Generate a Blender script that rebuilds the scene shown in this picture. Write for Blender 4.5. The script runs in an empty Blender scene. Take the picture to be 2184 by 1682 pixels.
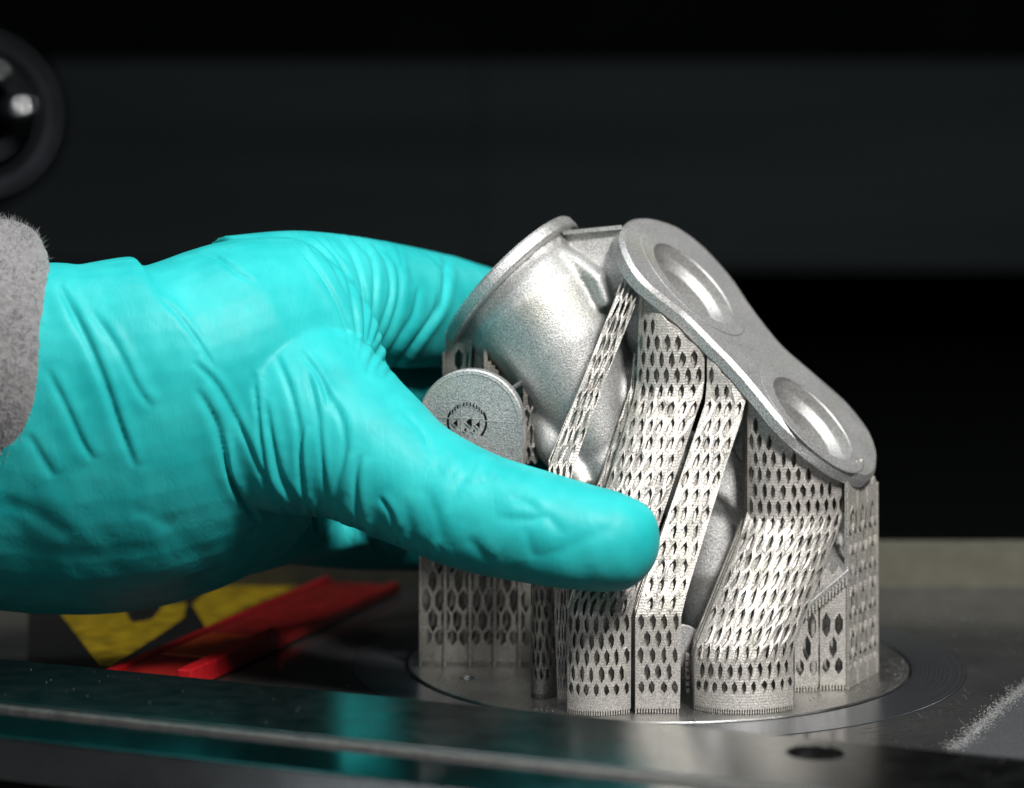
import bpy, bmesh, math, random
import numpy as np
from mathutils import Vector, noise
from mathutils.geometry import tessellate_polygon
random.seed(7); rng = np.random.default_rng(7)
CM = 0.01                                   # everything below is written in centimetres

# ------------------------------------------------------------------ camera
FPX, IW, IH = 5460.0, 2184.0, 1682.0
PITCH = math.radians(7.0213)
CAM = np.array([-2.9164, -50.4, 11.63])
FWD = np.array([0, math.cos(PITCH), -math.sin(PITCH)])
UP = np.array([0, math.sin(PITCH), math.cos(PITCH)])
RGT = np.array([1.0, 0, 0])
scene = bpy.context.scene
COL = scene.collection
cd = bpy.data.cameras.new('camera'); cam = bpy.data.objects.new('camera', cd); COL.objects.link(cam)
cam.location = tuple(CAM * CM); cam.rotation_euler = (math.pi / 2 - PITCH, 0, 0)
cd.sensor_width = 36; cd.lens = 90; cd.clip_start = 0.01; cd.clip_end = 20
cd.dof.use_dof = True; cd.dof.focus_distance = 0.472; cd.dof.aperture_fstop = 11.0
scene.camera = cam

# ------------------------------------------------------------------ light
w = bpy.data.worlds.new('World'); scene.world = w; w.use_nodes = True
bg = w.node_tree.nodes['Background']; bg.inputs[0].default_value = (0.75, 0.9, 1.0, 1); bg.inputs[1].default_value = 0.02
def area(name, loc, aim, sx, sy, power, col=(1, 1, 1)):
    l = bpy.data.lights.new(name, 'AREA'); l.shape = 'RECTANGLE'; l.size = sx * CM; l.size_y = sy * CM
    l.energy = power; l.color = col
    o = bpy.data.objects.new(name, l); COL.objects.link(o); o.location = Vector(loc) * CM
    o.rotation_euler = (Vector(aim) - Vector(loc)).to_track_quat('-Z', 'Y').to_euler()
    return o
area('chamber_lamp', (16, -40, 45), (0, -2, 4), 9, 9, 4.6, (1, 0.975, 0.945))
area('ceiling_lamp', (-6, -8, 48), (-3, -2, 3), 16, 10, .8, (0.93, 0.98, 1))
area('fill_lamp', (-34, -52, 22), (0, 0, 4), 26, 18, 0.28, (0.93, 0.98, 1))
scene.view_settings.view_transform = 'Standard'; scene.view_settings.look = 'None'
scene.view_settings.exposure = 0.0; scene.view_settings.gamma = 1.0
scene.cycles.max_bounces = 8; scene.cycles.caustics_reflective = False; scene.cycles.caustics_refractive = False
area('rear_fill', (36, 42, 34), (2, 0, 4), 16, 9, .16, (0.98, 0.98, 1))  # unseen lamp added behind so flange and plate have something to reflect

# ------------------------------------------------------------------ pixel <-> place (build-time measuring only)
def ray(vx, vy):
    return FWD * FPX + RGT * (vx - IW / 2) + UP * (IH / 2 - vy)
def at_y(vx, vy, y):
    d = ray(vx, vy); return CAM + d * ((y - CAM[1]) / d[1])
def at_z(vx, vy, z=0.0):
    d = ray(vx, vy); return CAM + d * ((z - CAM[2]) / d[2])
def on_plane(vx, vy, n, p0):
    d = ray(vx, vy); return CAM + d * (np.dot(p0 - CAM, n) / np.dot(d, n))
def cdir(a, b, c):                          # camera right / up / toward -> world direction
    v = a * RGT + b * UP - c * FWD; return v / np.linalg.norm(v)
def project(P):
    d = P - CAM; k = d @ FWD
    return IW / 2 + FPX * (d @ RGT) / k, IH / 2 - FPX * (d @ UP) / k
def pxcm(y): return FPX / (y - CAM[1])       # pixels per cm at depth y

# ------------------------------------------------------------------ mesh helpers
def tag(o, label=None, cat=None, group=None, kind=None):
    if label: o['label'] = label
    if cat: o['category'] = cat
    if group: o['group'] = group
    if kind: o['kind'] = kind
    return o
def empty(name, loc, label, cat, group=None):
    o = bpy.data.objects.new(name, None); COL.objects.link(o); o.location = Vector(loc) * CM
    o.empty_display_size = 0.01
    return tag(o, label, cat, group)
def mesh(name, verts, faces, m, parent=None, smooth=False, kind=None, origin=None):
    v = np.asarray(verts, float).reshape(-1, 3) * CM
    base = np.array(parent.location) if parent is not None and parent.type == 'EMPTY' else np.zeros(3)
    if parent is not None and parent.type != 'EMPTY':
        base = np.zeros(3); q = parent
        while q is not None: base = base + np.array(q.location); q = q.parent
    off = base.copy() if origin is None else np.asarray(origin, float) * CM
    me = bpy.data.meshes.new(name)
    me.from_pydata((v - off).tolist(), [], [list(map(int, f)) for f in faces]); me.update()
    if smooth: me.polygons.foreach_set('use_smooth', [True] * len(me.polygons))
    me.materials.append(m)
    o = bpy.data.objects.new(name, me); COL.objects.link(o)
    if parent is not None: o.parent = parent
    o.location = off - base
    if kind: o['kind'] = kind
    return o
class MB:
    def __init__(s): s.v = []; s.f = []
    def add(s, v, f):
        b = len(s.v); s.v += [tuple(map(float, p)) for p in v]; s.f += [[i + b for i in q] for q in f]
    def box(s, c, ax, ay, az):              # centre and three half-extent vectors
        c, ax, ay, az = map(np.asarray, (c, ax, ay, az))
        P = [c + i * ax + j * ay + k * az for k in (-1, 1) for j in (-1, 1) for i in (-1, 1)]
        s.add(P, [(0, 2, 3, 1), (4, 5, 7, 6), (0, 1, 5, 4), (2, 6, 7, 3), (0, 4, 6, 2), (1, 3, 7, 5)])
    def prism(s, pts, d):                   # polygon pts swept by vector d
        n = len(pts); pts = [np.asarray(p, float) for p in pts]; d = np.asarray(d, float)
        s.add(pts + [p + d for p in pts], [list(range(n))[::-1], list(range(n, 2 * n))] + [(i, (i + 1) % n, n + (i + 1) % n, n + i) for i in range(n)])
    def lathe(s, c, ax, prof, n=64, closed=True):   # prof: (radius, height along ax)
        c = np.asarray(c, float); a = np.asarray(ax, float) / np.linalg.norm(ax)
        u = np.cross(a, [0, 0, 1.0]) if abs(a[2]) < .95 else np.cross(a, [1.0, 0, 0]); u /= np.linalg.norm(u); w_ = np.cross(a, u)
        P = []
        for r, h in prof:
            for i in range(n):
                t = 2 * math.pi * i / n
                P.append(c + a * h + r * (math.cos(t) * u + math.sin(t) * w_))
        F = [(j * n + i, j * n + (i + 1) % n, (j + 1) * n + (i + 1) % n, (j + 1) * n + i) for j in range(len(prof) - 1) for i in range(n)]
        s.add(P, F)
    def build(s, name, m, parent=None, **k): return mesh(name, s.v, s.f, m, parent, **k)
def catmull(P, k=6, closed=True):
    P = [np.asarray(p, float) for p in P]; n = len(P); out = []
    for i in range(n if closed else n - 1):
        p = [P[(i + j) % n] if closed else P[min(max(i + j, 0), n - 1)] for j in (-1, 0, 1, 2)]
        for q in range(k):
            t = q / k
            out.append(.5 * (2 * p[1] + (p[2] - p[0]) * t + (2 * p[0] - 5 * p[1] + 4 * p[2] - p[3]) * t * t + (3 * p[1] - p[0] - 3 * p[2] + p[3]) * t ** 3))
    if not closed: out.append(P[-1])
    return out
def evaluated(o):
    dg = bpy.context.evaluated_depsgraph_get(); dg.update()
    e = o.evaluated_get(dg); me = bpy.data.meshes.new_from_object(e)
    old = o.data; o.modifiers.clear(); o.data = me; return o
def cut(o, cutter):
    md = o.modifiers.new('b', 'BOOLEAN'); md.operation = 'DIFFERENCE'; md.object = cutter; md.solver = 'EXACT'
    evaluated(o); bpy.data.objects.remove(cutter)
def bevel(o, wdt=.02, seg=2):
    md = o.modifiers.new('bevel', 'BEVEL'); md.width = wdt * CM; md.segments = seg; md.limit_method = 'ANGLE'; md.angle_limit = math.radians(40)
    return o

# ------------------------------------------------------------------ materials
class NT:
    def __init__(s, name):
        s.m = bpy.data.materials.new(name); s.m.use_nodes = True; s.t = s.m.node_tree; s.b = s.t.nodes['Principled BSDF']
        tc = s.t.nodes.new('ShaderNodeTexCoord'); mp = s.t.nodes.new('ShaderNodeMapping'); mp.inputs['Scale'].default_value = (100, 100, 100)
        s.t.links.new(tc.outputs['Object'], mp.inputs[0]); s.co = mp.outputs[0]
    def n(s, t, **k):
        nd = s.t.nodes.new(t)
        for a, b in k.items():
            if hasattr(nd, a): setattr(nd, a, b)
        return nd
    def l(s, a, b): s.t.links.new(a, b)
    def map(s, scale=(1, 1, 1), rot=(0, 0, 0)):
        mp = s.n('ShaderNodeMapping'); mp.inputs['Scale'].default_value = scale; mp.inputs['Rotation'].default_value = rot; s.l(s.co, mp.inputs[0]); return mp.outputs[0]
    def noise(s, sc, detail=3, rough=.5, co=None):
        nd = s.n('ShaderNodeTexNoise'); nd.inputs['Scale'].default_value = sc; nd.inputs['Detail'].default_value = detail; nd.inputs['Roughness'].default_value = rough
        s.l(co or s.co, nd.inputs['Vector']); return nd.outputs['Fac']
    def ramp(s, fac, stops):
        r = s.n('ShaderNodeValToRGB'); s.l(fac, r.inputs[0]); e = r.color_ramp.elements
        while len(e) < len(stops): e.new(.5)
        for x, (p, c) in zip(e, stops): x.position = p; x.color = (*c, 1) if len(c) == 3 else c
        return r.outputs[0]
    def mix(s, fac, a, b, mode='MIX'):
        x = s.n('ShaderNodeMix'); x.data_type = 'RGBA'; x.blend_type = mode
        for sk, val in ((x.inputs[0], fac), (x.inputs[6], a), (x.inputs[7], b)):
            if hasattr(val, 'node'): s.l(val, sk)
            elif isinstance(val, tuple): sk.default_value = (*val, 1)
            else: sk.default_value = val
        return x.outputs[2]
    def maprange(s, v, a, b, c, d):
        x = s.n('ShaderNodeMapRange'); s.l(v, x.inputs[0])
        for i, q in enumerate((a, b, c, d)): x.inputs[i + 1].default_value = q
        return x.outputs[0]
    def bump(s, h, strength, dist_cm, prev=None):
        x = s.n('ShaderNodeBump'); x.inputs['Strength'].default_value = strength; x.inputs['Distance'].default_value = dist_cm * CM
        s.l(h, x.inputs['Height'])
        if prev is not None: s.l(prev, x.inputs['Normal'])
        s.l(x.outputs[0], s.b.inputs['Normal']); return x.outputs[0]
    def set(s, **k):
        for a, v in k.items():
            i = s.b.inputs[a.replace('_', ' ')]
            if hasattr(v, 'node'): s.l(v, i)
            else: i.default_value = (*v, 1) if isinstance(v, tuple) and len(v) == 3 and i.type == 'RGBA' else v

def metal_mat(name, lo, hi, rough, grain=22, bstr=.5, layer=0.0, tint=(.60, .60, .45), metallic=1.0):
    k = NT(name)
    n1 = k.noise(grain, 2, .6); n2 = k.noise(1.2, 3); n3 = k.noise(.8, 2, co=k.map((1, 1, 1), (1, 2, 3)))
    c = k.ramp(n1, [(.40, lo), (.60, hi)])
    c = k.mix(k.maprange(n3, .55, .72, 0, .35), c, tint)
    k.set(Base_Color=c, Metallic=metallic, Roughness=k.maprange(n2, .3, .7, rough - .06, rough + .08))
    b = k.bump(n1, bstr, .012)
    if layer:
        wv = k.n('ShaderNodeTexWave'); wv.bands_direction = 'Z'; wv.inputs['Scale'].default_value = 6; wv.inputs['Distortion'].default_value = 1.5
        wv.inputs['Detail Scale'].default_value = 3; k.l(k.co, wv.inputs[0]); k.bump(wv.outputs['Fac'], layer, .01, b)
    return k.m
M = {}
M['blasted'] = metal_mat('blasted_metal', (.42, .42, .415), (.76, .755, .745), .56, 36, .75, metallic=.95)
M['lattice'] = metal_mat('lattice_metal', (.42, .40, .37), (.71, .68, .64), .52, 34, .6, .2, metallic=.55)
M['lattice_dim'] = metal_mat('raw_shaded_lattice_metal', (.20, .19, .175), (.36, .34, .31), .5, 34, .6, .2, metallic=.8)  # darker copy of the lattice metal, thumb shadow put into its colour
M['disc'] = metal_mat('disc_metal', (.36, .36, .355), (.56, .555, .54), .36, 40, .35, metallic=1.0, tint=(.5, .5, .48))

def ring_mat():
    k = NT('brushed_ring'); sep = k.n('ShaderNodeVectorMath'); sep.operation = 'LENGTH'; k.l(k.co, sep.inputs[0])
    nd = k.n('ShaderNodeTexNoise'); nd.noise_dimensions = '1D'; nd.inputs['Scale'].default_value = 30; nd.inputs['Detail'].default_value = 4
    k.l(sep.outputs['Value'], nd.inputs['W'])
    k.set(Base_Color=k.ramp(nd.outputs['Fac'], [(.3, (.20, .22, .25)), (.7, (.50, .53, .58))]), Metallic=.93, Roughness=.24)
    k.bump(nd.outputs['Fac'], .3, .01); return k.m
M['ring'] = ring_mat()

def plate_mat():
    k = NT('dark_polished_plate')
    sc = k.map((14, 1.2, 1), (0, 0, math.radians(38)))
    sn = k.noise(1.4, 4, .65, sc)
    msk = k.noise(.35, 3, .6)
    # scuffed zone, worn into the plate to the right of the ring
    sx = k.n('ShaderNodeSeparateXYZ'); k.l(k.co, sx.inputs[0])
    zone = k.n('ShaderNodeMath'); zone.operation = 'MULTIPLY'
    k.l(k.maprange(sx.outputs[0], 3.2, 5.5, 0, 1), zone.inputs[0]); k.l(k.maprange(msk, .42, .58, 0, 1), zone.inputs[1])
    line = k.maprange(sn, .60, .68, 0, 1)
    fac = k.n('ShaderNodeMath'); fac.operation = 'MULTIPLY'; k.l(zone.outputs[0], fac.inputs[0]); k.l(line, fac.inputs[1])
    col = k.ramp(k.noise(.5, 4), [(.3, (.17, .172, .176)), (.7, (.25, .25, .25))])
    spk = k.maprange(k.noise(7, 2, .7), .70, .78, 0, 1)
    col = k.mix(fac.outputs[0], col, (.55, .55, .54)); col = k.mix(k.maprange(spk, 0, 1, 0, .15), col, (.4, .4, .4))
    r = k.n('ShaderNodeMath'); r.operation = 'ADD'; k.l(k.maprange(k.noise(.7, 3), .3, .7, .13, .22), r.inputs[0]); k.l(k.maprange(fac.outputs[0], 0, 1, 0, .35), r.inputs[1])
    k.set(Base_Color=col, Metallic=.82, Roughness=r.outputs[0])
    k.bump(k.noise(3, 3, co=k.map((6, 1, 1), (0, 0, .3))), .06, .01); return k.m
M['plate'] = plate_mat()
def simple(name, col, rough, metallic=0.0, grain=None, bstr=.2, var=.15, **kw):
    k = NT(name)
    n1 = k.noise(grain or 2.0, 4)
    lo = tuple(c * (1 - var) for c in col); hi = tuple(min(1, c * (1 + var)) for c in col)
    k.set(Base_Color=k.ramp(n1, [(.3, lo), (.7, hi)]), Metallic=metallic, Roughness=k.maprange(k.noise((grain or 2) * .7, 3), .3, .7, rough * .85, min(1, rough * 1.15)), **kw)
    k.bump(n1, bstr, .01); return k.m
M['ledge'] = simple('satin_ledge_steel', (.36, .365, .36), .22, 1.0, 3, .015, .05)
M['ledge_front'] = simple('polished_ledge_steel', (.32, .34, .35), .14, 1.0, 5, .04, .08)
M['lip'] = simple('ledge_lip_steel', (.36, .34, .32), .42, 1.0, 8, .2)
def wall_mat():
    k = NT('dark_painted_wall'); n1 = k.noise(.16, 3, .5, k.map((.12, 1, 1.6)))
    k.set(Base_Color=k.ramp(n1, [(.35, (.0075, .0108, .0122)), (.65, (.0135, .0180, .0200))]), Roughness=.7); k.b.inputs['Specular IOR Level'].default_value = .18; return k.m
M['wall'] = wall_mat()
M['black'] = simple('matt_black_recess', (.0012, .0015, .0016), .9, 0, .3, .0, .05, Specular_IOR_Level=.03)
M['khaki'] = simple('khaki_painted_rail', (.115, .112, .084), .7, 0, 2, .1)
M['yellow'] = simple('yellow_print', (.48, .31, .008), .5, 0, 2.2, .1, .45)
M['tapeblack'] = simple('black_print', (.012, .012, .012), .45, 0, 3, .1)
M['red'] = simple('red_plastic', (.46, .011, .016), .34, 0, 5, .25, .25)
M['redface'] = simple('dull_red_face', (.26, .012, .010), .35, 0, 3, .2, .3)
M['orange'] = simple('lit_red_face', (.40, .050, .008), .4, 0, 3, .2, .3)  # strip face as lit, the light put into the colour
M['knob'] = simple('dark_chrome', (.012, .013, .015), .38, 1.0, 4, .05)
M['chrome'] = simple('glint_chrome', (.9, .9, .9), .16, 1.0, 4, .0)  # for the balls added as glints on the fitting
M['bright'] = simple('bare_burr_metal', (.7, .7, .69), .4, .6, 6, .1)
M['hole'] = simple('dark_hole', (.02, .02, .02), .5, 1.0, 4, .05)
M['steel'] = simple('bright_steel', (.35, .34, .33), .3, 1.0, 6, .1)
def glove_mat():
    k = NT('nitrile_glove')
    n1 = k.noise(1.1, 4); n2 = k.noise(40, 2)
    k.set(Base_Color=k.ramp(n1, [(.3, (.014, .44, .45)), (.7, (.034, .555, .555))]), Roughness=.48, Subsurface_Weight=.12, Subsurface_Scale=.004)
    k.b.inputs['Subsurface Radius'].default_value = (.2, 1, 1)
    k.b.inputs['Specular IOR Level'].default_value = .22
    b = k.bump(n2, .12, .006)
    b = k.bump(k.noise(2.2, 5, .6, k.map((1, 1, .3), (.0, .6, 0))), .22, .05, b)
    b = k.bump(k.noise(6, 3, .6, k.map((1.6, 1, .18), (.0, .5, 0))), .10, .03, b)
    rn = k.noise(1.7, 3, .55, k.map((1.5, 1, .35), (.1, .65, 0))); rg = k.n('ShaderNodeMath'); rg.operation = 'SUBTRACT'; rg.inputs[1].default_value = .5; k.l(rn, rg.inputs[0])
    ra = k.n('ShaderNodeMath'); ra.operation = 'ABSOLUTE'; k.l(rg.outputs[0], ra.inputs[0])
    k.bump(k.maprange(ra.outputs[0], 0, .05, 0, 1), .09, .02, b); return k.m
M['glove'] = glove_mat()
def fleece_mat():
    k = NT('grey_fleece'); n1 = k.noise(9, 5, .7)
    k.set(Base_Color=k.ramp(n1, [(.3, (.17, .165, .17)), (.7, (.31, .30, .305))]), Roughness=.95, Sheen_Weight=.4)
    k.bump(n1, .9, .06); return k.m
M['fleece'] = fleece_mat()

# ------------------------------------------------------------------ printed part
part = empty('printed_metal_part', (0, 0, .04), 'silvery 3d-printed metal manifold with two round ports, standing on lattice supports on the round disc', 'metal part')
NF = cdir(.65, .65, .38)                     # normal of the tilted port flange
PF = at_y(1868, 1000, -1.5)
UF = np.cross(NF, [0, 1.0, 0]); UF /= np.linalg.norm(UF); VF = np.cross(NF, UF)
def flange_uv(px):
    P = on_plane(px[0], px[1], NF, PF) - PF; return np.array([P @ UF, P @ VF])
OUT = [(1327, 503), (1337, 541), (1356, 575), (1382, 605), (1424, 640), (1462, 670), (1493, 700), (1527, 735), (1561, 769), (1595, 807), (1630, 849), (1664, 891), (1702, 929), (1744, 963), (1786, 993), (1824, 1012), (1854, 1020), (1871, 1005), (1874, 971), (1862, 933), (1843, 902), (1805, 856), (1755, 811), (1706, 769), (1668, 735), (1630, 689), (1599, 647), (1569, 602), (1531, 556), (1493, 518), (1447, 484), (1405, 467), (1367, 461), (1341, 472)]
H1, H2 = flange_uv((1478, 605)), flange_uv((1733, 893))
def plate_with_holes(outline2, holes, P0, U, V, N, prof, hole_r):
    """outline2: list of 2d points; prof: (inset, height) from top face edge down to the bottom edge"""
    o = np.array(outline2); a = .5 * np.sum(o[:, 0] * np.roll(o[:, 1], -1) - np.roll(o[:, 0], -1) * o[:, 1])
    if a < 0: o = o[::-1]
    t = np.roll(o, -1, 0) - np.roll(o, 1, 0); t /= np.linalg.norm(t, axis=1)[:, None]; nn = np.stack([t[:, 1], -t[:, 0]], 1)
    n = len(o); W = lambda q, h: P0 + q[0] * U + q[1] * V + h * N
    V_, F_ = [], []
    for ins, h in prof:
        for q in o - nn * ins: V_.append(W(q, h))
    for j in range(len(prof) - 1):
        for i in range(n): F_.append((j * n + i, (j + 1) * n + i, (j + 1) * n + (i + 1) % n, j * n + (i + 1) % n))
    for ins, h in (prof[0], prof[-1]):
        loops = [list(o - nn * ins)]
        for c in holes: loops.append([c + hole_r * np.array([math.cos(-t_), math.sin(-t_)]) for t_ in np.linspace(0, 2 * math.pi, 64, endpoint=False)])
        tri = tessellate_polygon([[Vector((q[0], q[1], 0)) for q in L] for L in loops]); b = len(V_)
        for L in loops:
            for q in L: V_.append(W(q, h))
        F_ += [(x[0] + b, x[1] + b, x[2] + b) for x in tri]
    return V_, F_
out2 = catmull([flange_uv(p) for p in OUT], 5)
FT = .30
pr = [(.085, 0), (.07, -.005), (.0, -.085), (-.005, -.1), (-.005, -FT + .03), (.03, -FT)]
V_, F_ = plate_with_holes(out2, [H1, H2], PF, UF, VF, NF, pr, 1.03)
fl = mesh('port_flange', V_, F_, M['blasted'], part, smooth=False)
for c in (H1, H2):
    cw = PF + c[0] * UF + c[1] * VF; mb = MB()
    mb.lathe(cw, NF, [(1.03, 0), (1.02, -.01), (1.02, -.22), (.985, -.222), (.84, -.36), (.80, -.362), (.78, -1.4), (.0, -1.2)], 96)
    mb.build('port_bore', M['blasted'], part, smooth=False)
    mb = MB(); mb.lathe(cw, NF, [(1.03, .001), (1.04, .014), (1.34, .014), (1.37, .001)], 96)
    mb.build('raised_seat', M['blasted'], part)

# rear flange, seen nearly edge-on
NR = cdir(-.70, .70, -.16)
RC = at_y(1092, 604, -.4)
UR = cdir(.70, .70, 0); UR = UR - NR * (UR @ NR); UR /= np.linalg.norm(UR); VR = np.cross(NR, UR)
rr = []
for i in range(72):
    t = 2 * math.pi * i / 72; rr.append(np.array([1.70 * math.cos(t), 1.75 * math.sin(t) * (1.0 if math.sin(t) > 0 else 1.0)]))
V_, F_ = plate_with_holes(rr, [], RC, UR, VR, NR, [(.10, .15), (.03, .13), (0, .08), (0, -.10), (.03, -.14)], 0)
mesh('rear_flange', V_, F_, M['blasted'], part, smooth=False)

# ---- smooth cast-like body: union of shapes, voxel-fused
def fused(name, builder, voxel, smooth_it, m, parent, post=None):
    mb = MB(); builder(mb)
    o = mesh(name, mb.v, mb.f, m, parent)
    md = o.modifiers.new('r', 'REMESH'); md.mode = 'VOXEL'; md.voxel_size = voxel * CM
    evaluated(o)
    if smooth_it:
        md = o.modifiers.new('s', 'SMOOTH'); md.iterations = smooth_it; md.factor = .5; evaluated(o)
    if post: post(o)
    o.data.polygons.foreach_set('use_smooth', [True] * len(o.data.polygons))
    o.data.materials.clear(); o.data.materials.append(m)
    return o
def tube(mb, secs, n=28, cap=True, power=2.0):
    """secs: (centre xyz, ra, rb, axis_a) elliptic sections; swept and capped"""
    C_ = [np.asarray(s[0], float) for s in secs]; P = []
    k = len(secs)
    for i, s in enumerate(secs):
        t = C_[min(i + 1, k - 1)] - C_[max(i - 1, 0)]; t /= np.linalg.norm(t)
        b = np.asarray(s[3], float); b = b - t * (b @ t); b /= np.linalg.norm(b); a = np.cross(b, t)
        for j in range(n):
            th = 2 * math.pi * j / n; c, s_ = math.cos(th), math.sin(th)
            c = math.copysign(abs(c) ** (2 / power), c); s_ = math.copysign(abs(s_) ** (2 / power), s_)
            P.append(C_[i] + a * s[1] * c + b * s[2] * s_)
    F = [(j * n + i, j * n + (i + 1) % n, (j + 1) * n + (i + 1) % n, (j + 1) * n + i) for j in range(k - 1) for i in range(n)]
    P.append(C_[0]); P.append(C_[-1]); a0, a1 = len(P) - 2, len(P) - 1
    F += [(a0, (i + 1) % n, i) for i in range(n)] + [(a1, (k - 1) * n + i, (k - 1) * n + (i + 1) % n) for i in range(n)]
    mb.add(P, F)
def ball(mb, c, r):
    r = np.ones(3) * r; secs = []
    for i in range(1, 12):
        t = math.pi * i / 12
        secs.append((np.asarray(c) + np.array([0, 0, -r[2] * math.cos(t)]), r[0] * math.sin(t), r[1] * math.sin(t), (0, 1, 0)))
    tube(mb, secs, 24)
def body(mb):
    D = cdir(.1, .1, 1)
    ax = np.array([0, 1.0, 0])
    # funnel from the rear flange
    tube(mb, [(RC - NR * .08, 1.50, 1.50, ax), (RC - NR * .5, 1.46, 1.46, ax), (at_y(1150, 675, -.9), 1.42, 1.42, ax), (at_y(1195, 745, -1.0), 1.30, 1.3, ax), (at_y(1235, 840, -1.1), 1.1, 1.2, ax), (at_y(1270, 930, -1.2), .85, 1.1, ax), (at_y(1300, 1040, -1.2), .7, 1.0, ax)], 36)
    for c in (H1, H2):
        cw = PF + c[0] * UF + c[1] * VF
        tube(mb, [(cw - NF * .25 + (0, .30, 0), .98, .98, ax), (cw - NF * .9 + (0, .35, 0), .95, .95, ax), (cw - NF * 1.7 + (0, .3, 0), .95, .95, ax), (cw - NF * 2.5, .95, .95, ax)], 36)
    ball(mb, at_y(1315, 850, -1.15), (.75, .8, .8)); ball(mb, at_y(1300, 1000, -1.5), (.8, .9, .9))
    tube(mb, [(at_y(1480, 950, -.5), .8, 1.0, ax), (at_y(1525, 1100, -.9), .9, 1.0, ax), (at_y(1510, 1230, -1.2), .8, .9, ax), (at_y(1500, 1340, -1.3), .45, .6, ax)], 24)
    tube(mb, [(at_y(1300, 900, -1.0), .9, .9, ax), (at_y(1420, 1000, -.9), .9, 1.0, ax), (at_y(1560, 1050, -1.0), .8, 1.0, ax), (at_y(1700, 1100, -1.0), .8, 1.0, ax), (at_y(1790, 1180, -1.0), .6, .9, ax)], 24)
    # ridge running from the rear flange tip to the bump
    tube(mb, [(at_y(1196, 536, -.9), .16, .4, ax), (at_y(1240, 570, -1.2), .26, .5, ax), (at_y(1278, 604, -1.5), .24, .5, ax), (at_y(1292, 650, -1.5), .2, .5, ax)], 14)
    # lower spur under the boss
    tube(mb, [(at_y(1150, 860, -1.2), .45, .5, ax), (at_y(1185, 960, -1.8), .35, .4, ax), (at_y(1250, 1040, -2.0), .3, .4, ax)], 14)
def bodypost(o):                             # open the two ports through the fused mass
    for c in (H1, H2):
        cw = PF + c[0] * UF + c[1] * VF; q = MB()
        q.lathe(cw, NF, [(.001, .2), (1.15, .2), (1.15, -.30), (.90, -.40), (.83, -.45), (.83, -1.45), (.001, -1.45)], 48)
        me_o = q.build('cutter', M['blasted']); b_ = bmesh.new(); b_.from_mesh(me_o.data)
        bmesh.ops.remove_doubles(b_, verts=b_.verts, dist=3e-5); bmesh.ops.recalc_face_normals(b_, faces=b_.faces); b_.to_mesh(me_o.data); b_.free()
        cut(o, me_o)
fused('fused_body', body, .05, 12, M['blasted'], part, bodypost)
# bridge web between the two flanges
mb = MB()
mb.prism([at_y(1196, 498, -.9), at_y(1325, 484, -1.2), at_y(1345, 600, -1.5), at_y(1285, 640, -1.4), at_y(1225, 585, -1.0)], (0, .35, 0))
bevel(mb.build('bridge_web', M['blasted'], part), .04)
mb = MB(); a, b = at_y(1200, 497, -1.0), at_y(1326, 485, -1.28); mb.box((a + b) / 2, (b - a) / 2, (0, .1, 0), (0, 0, .035)); mb.build('bridge_rim', M['blasted'], part)

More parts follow.
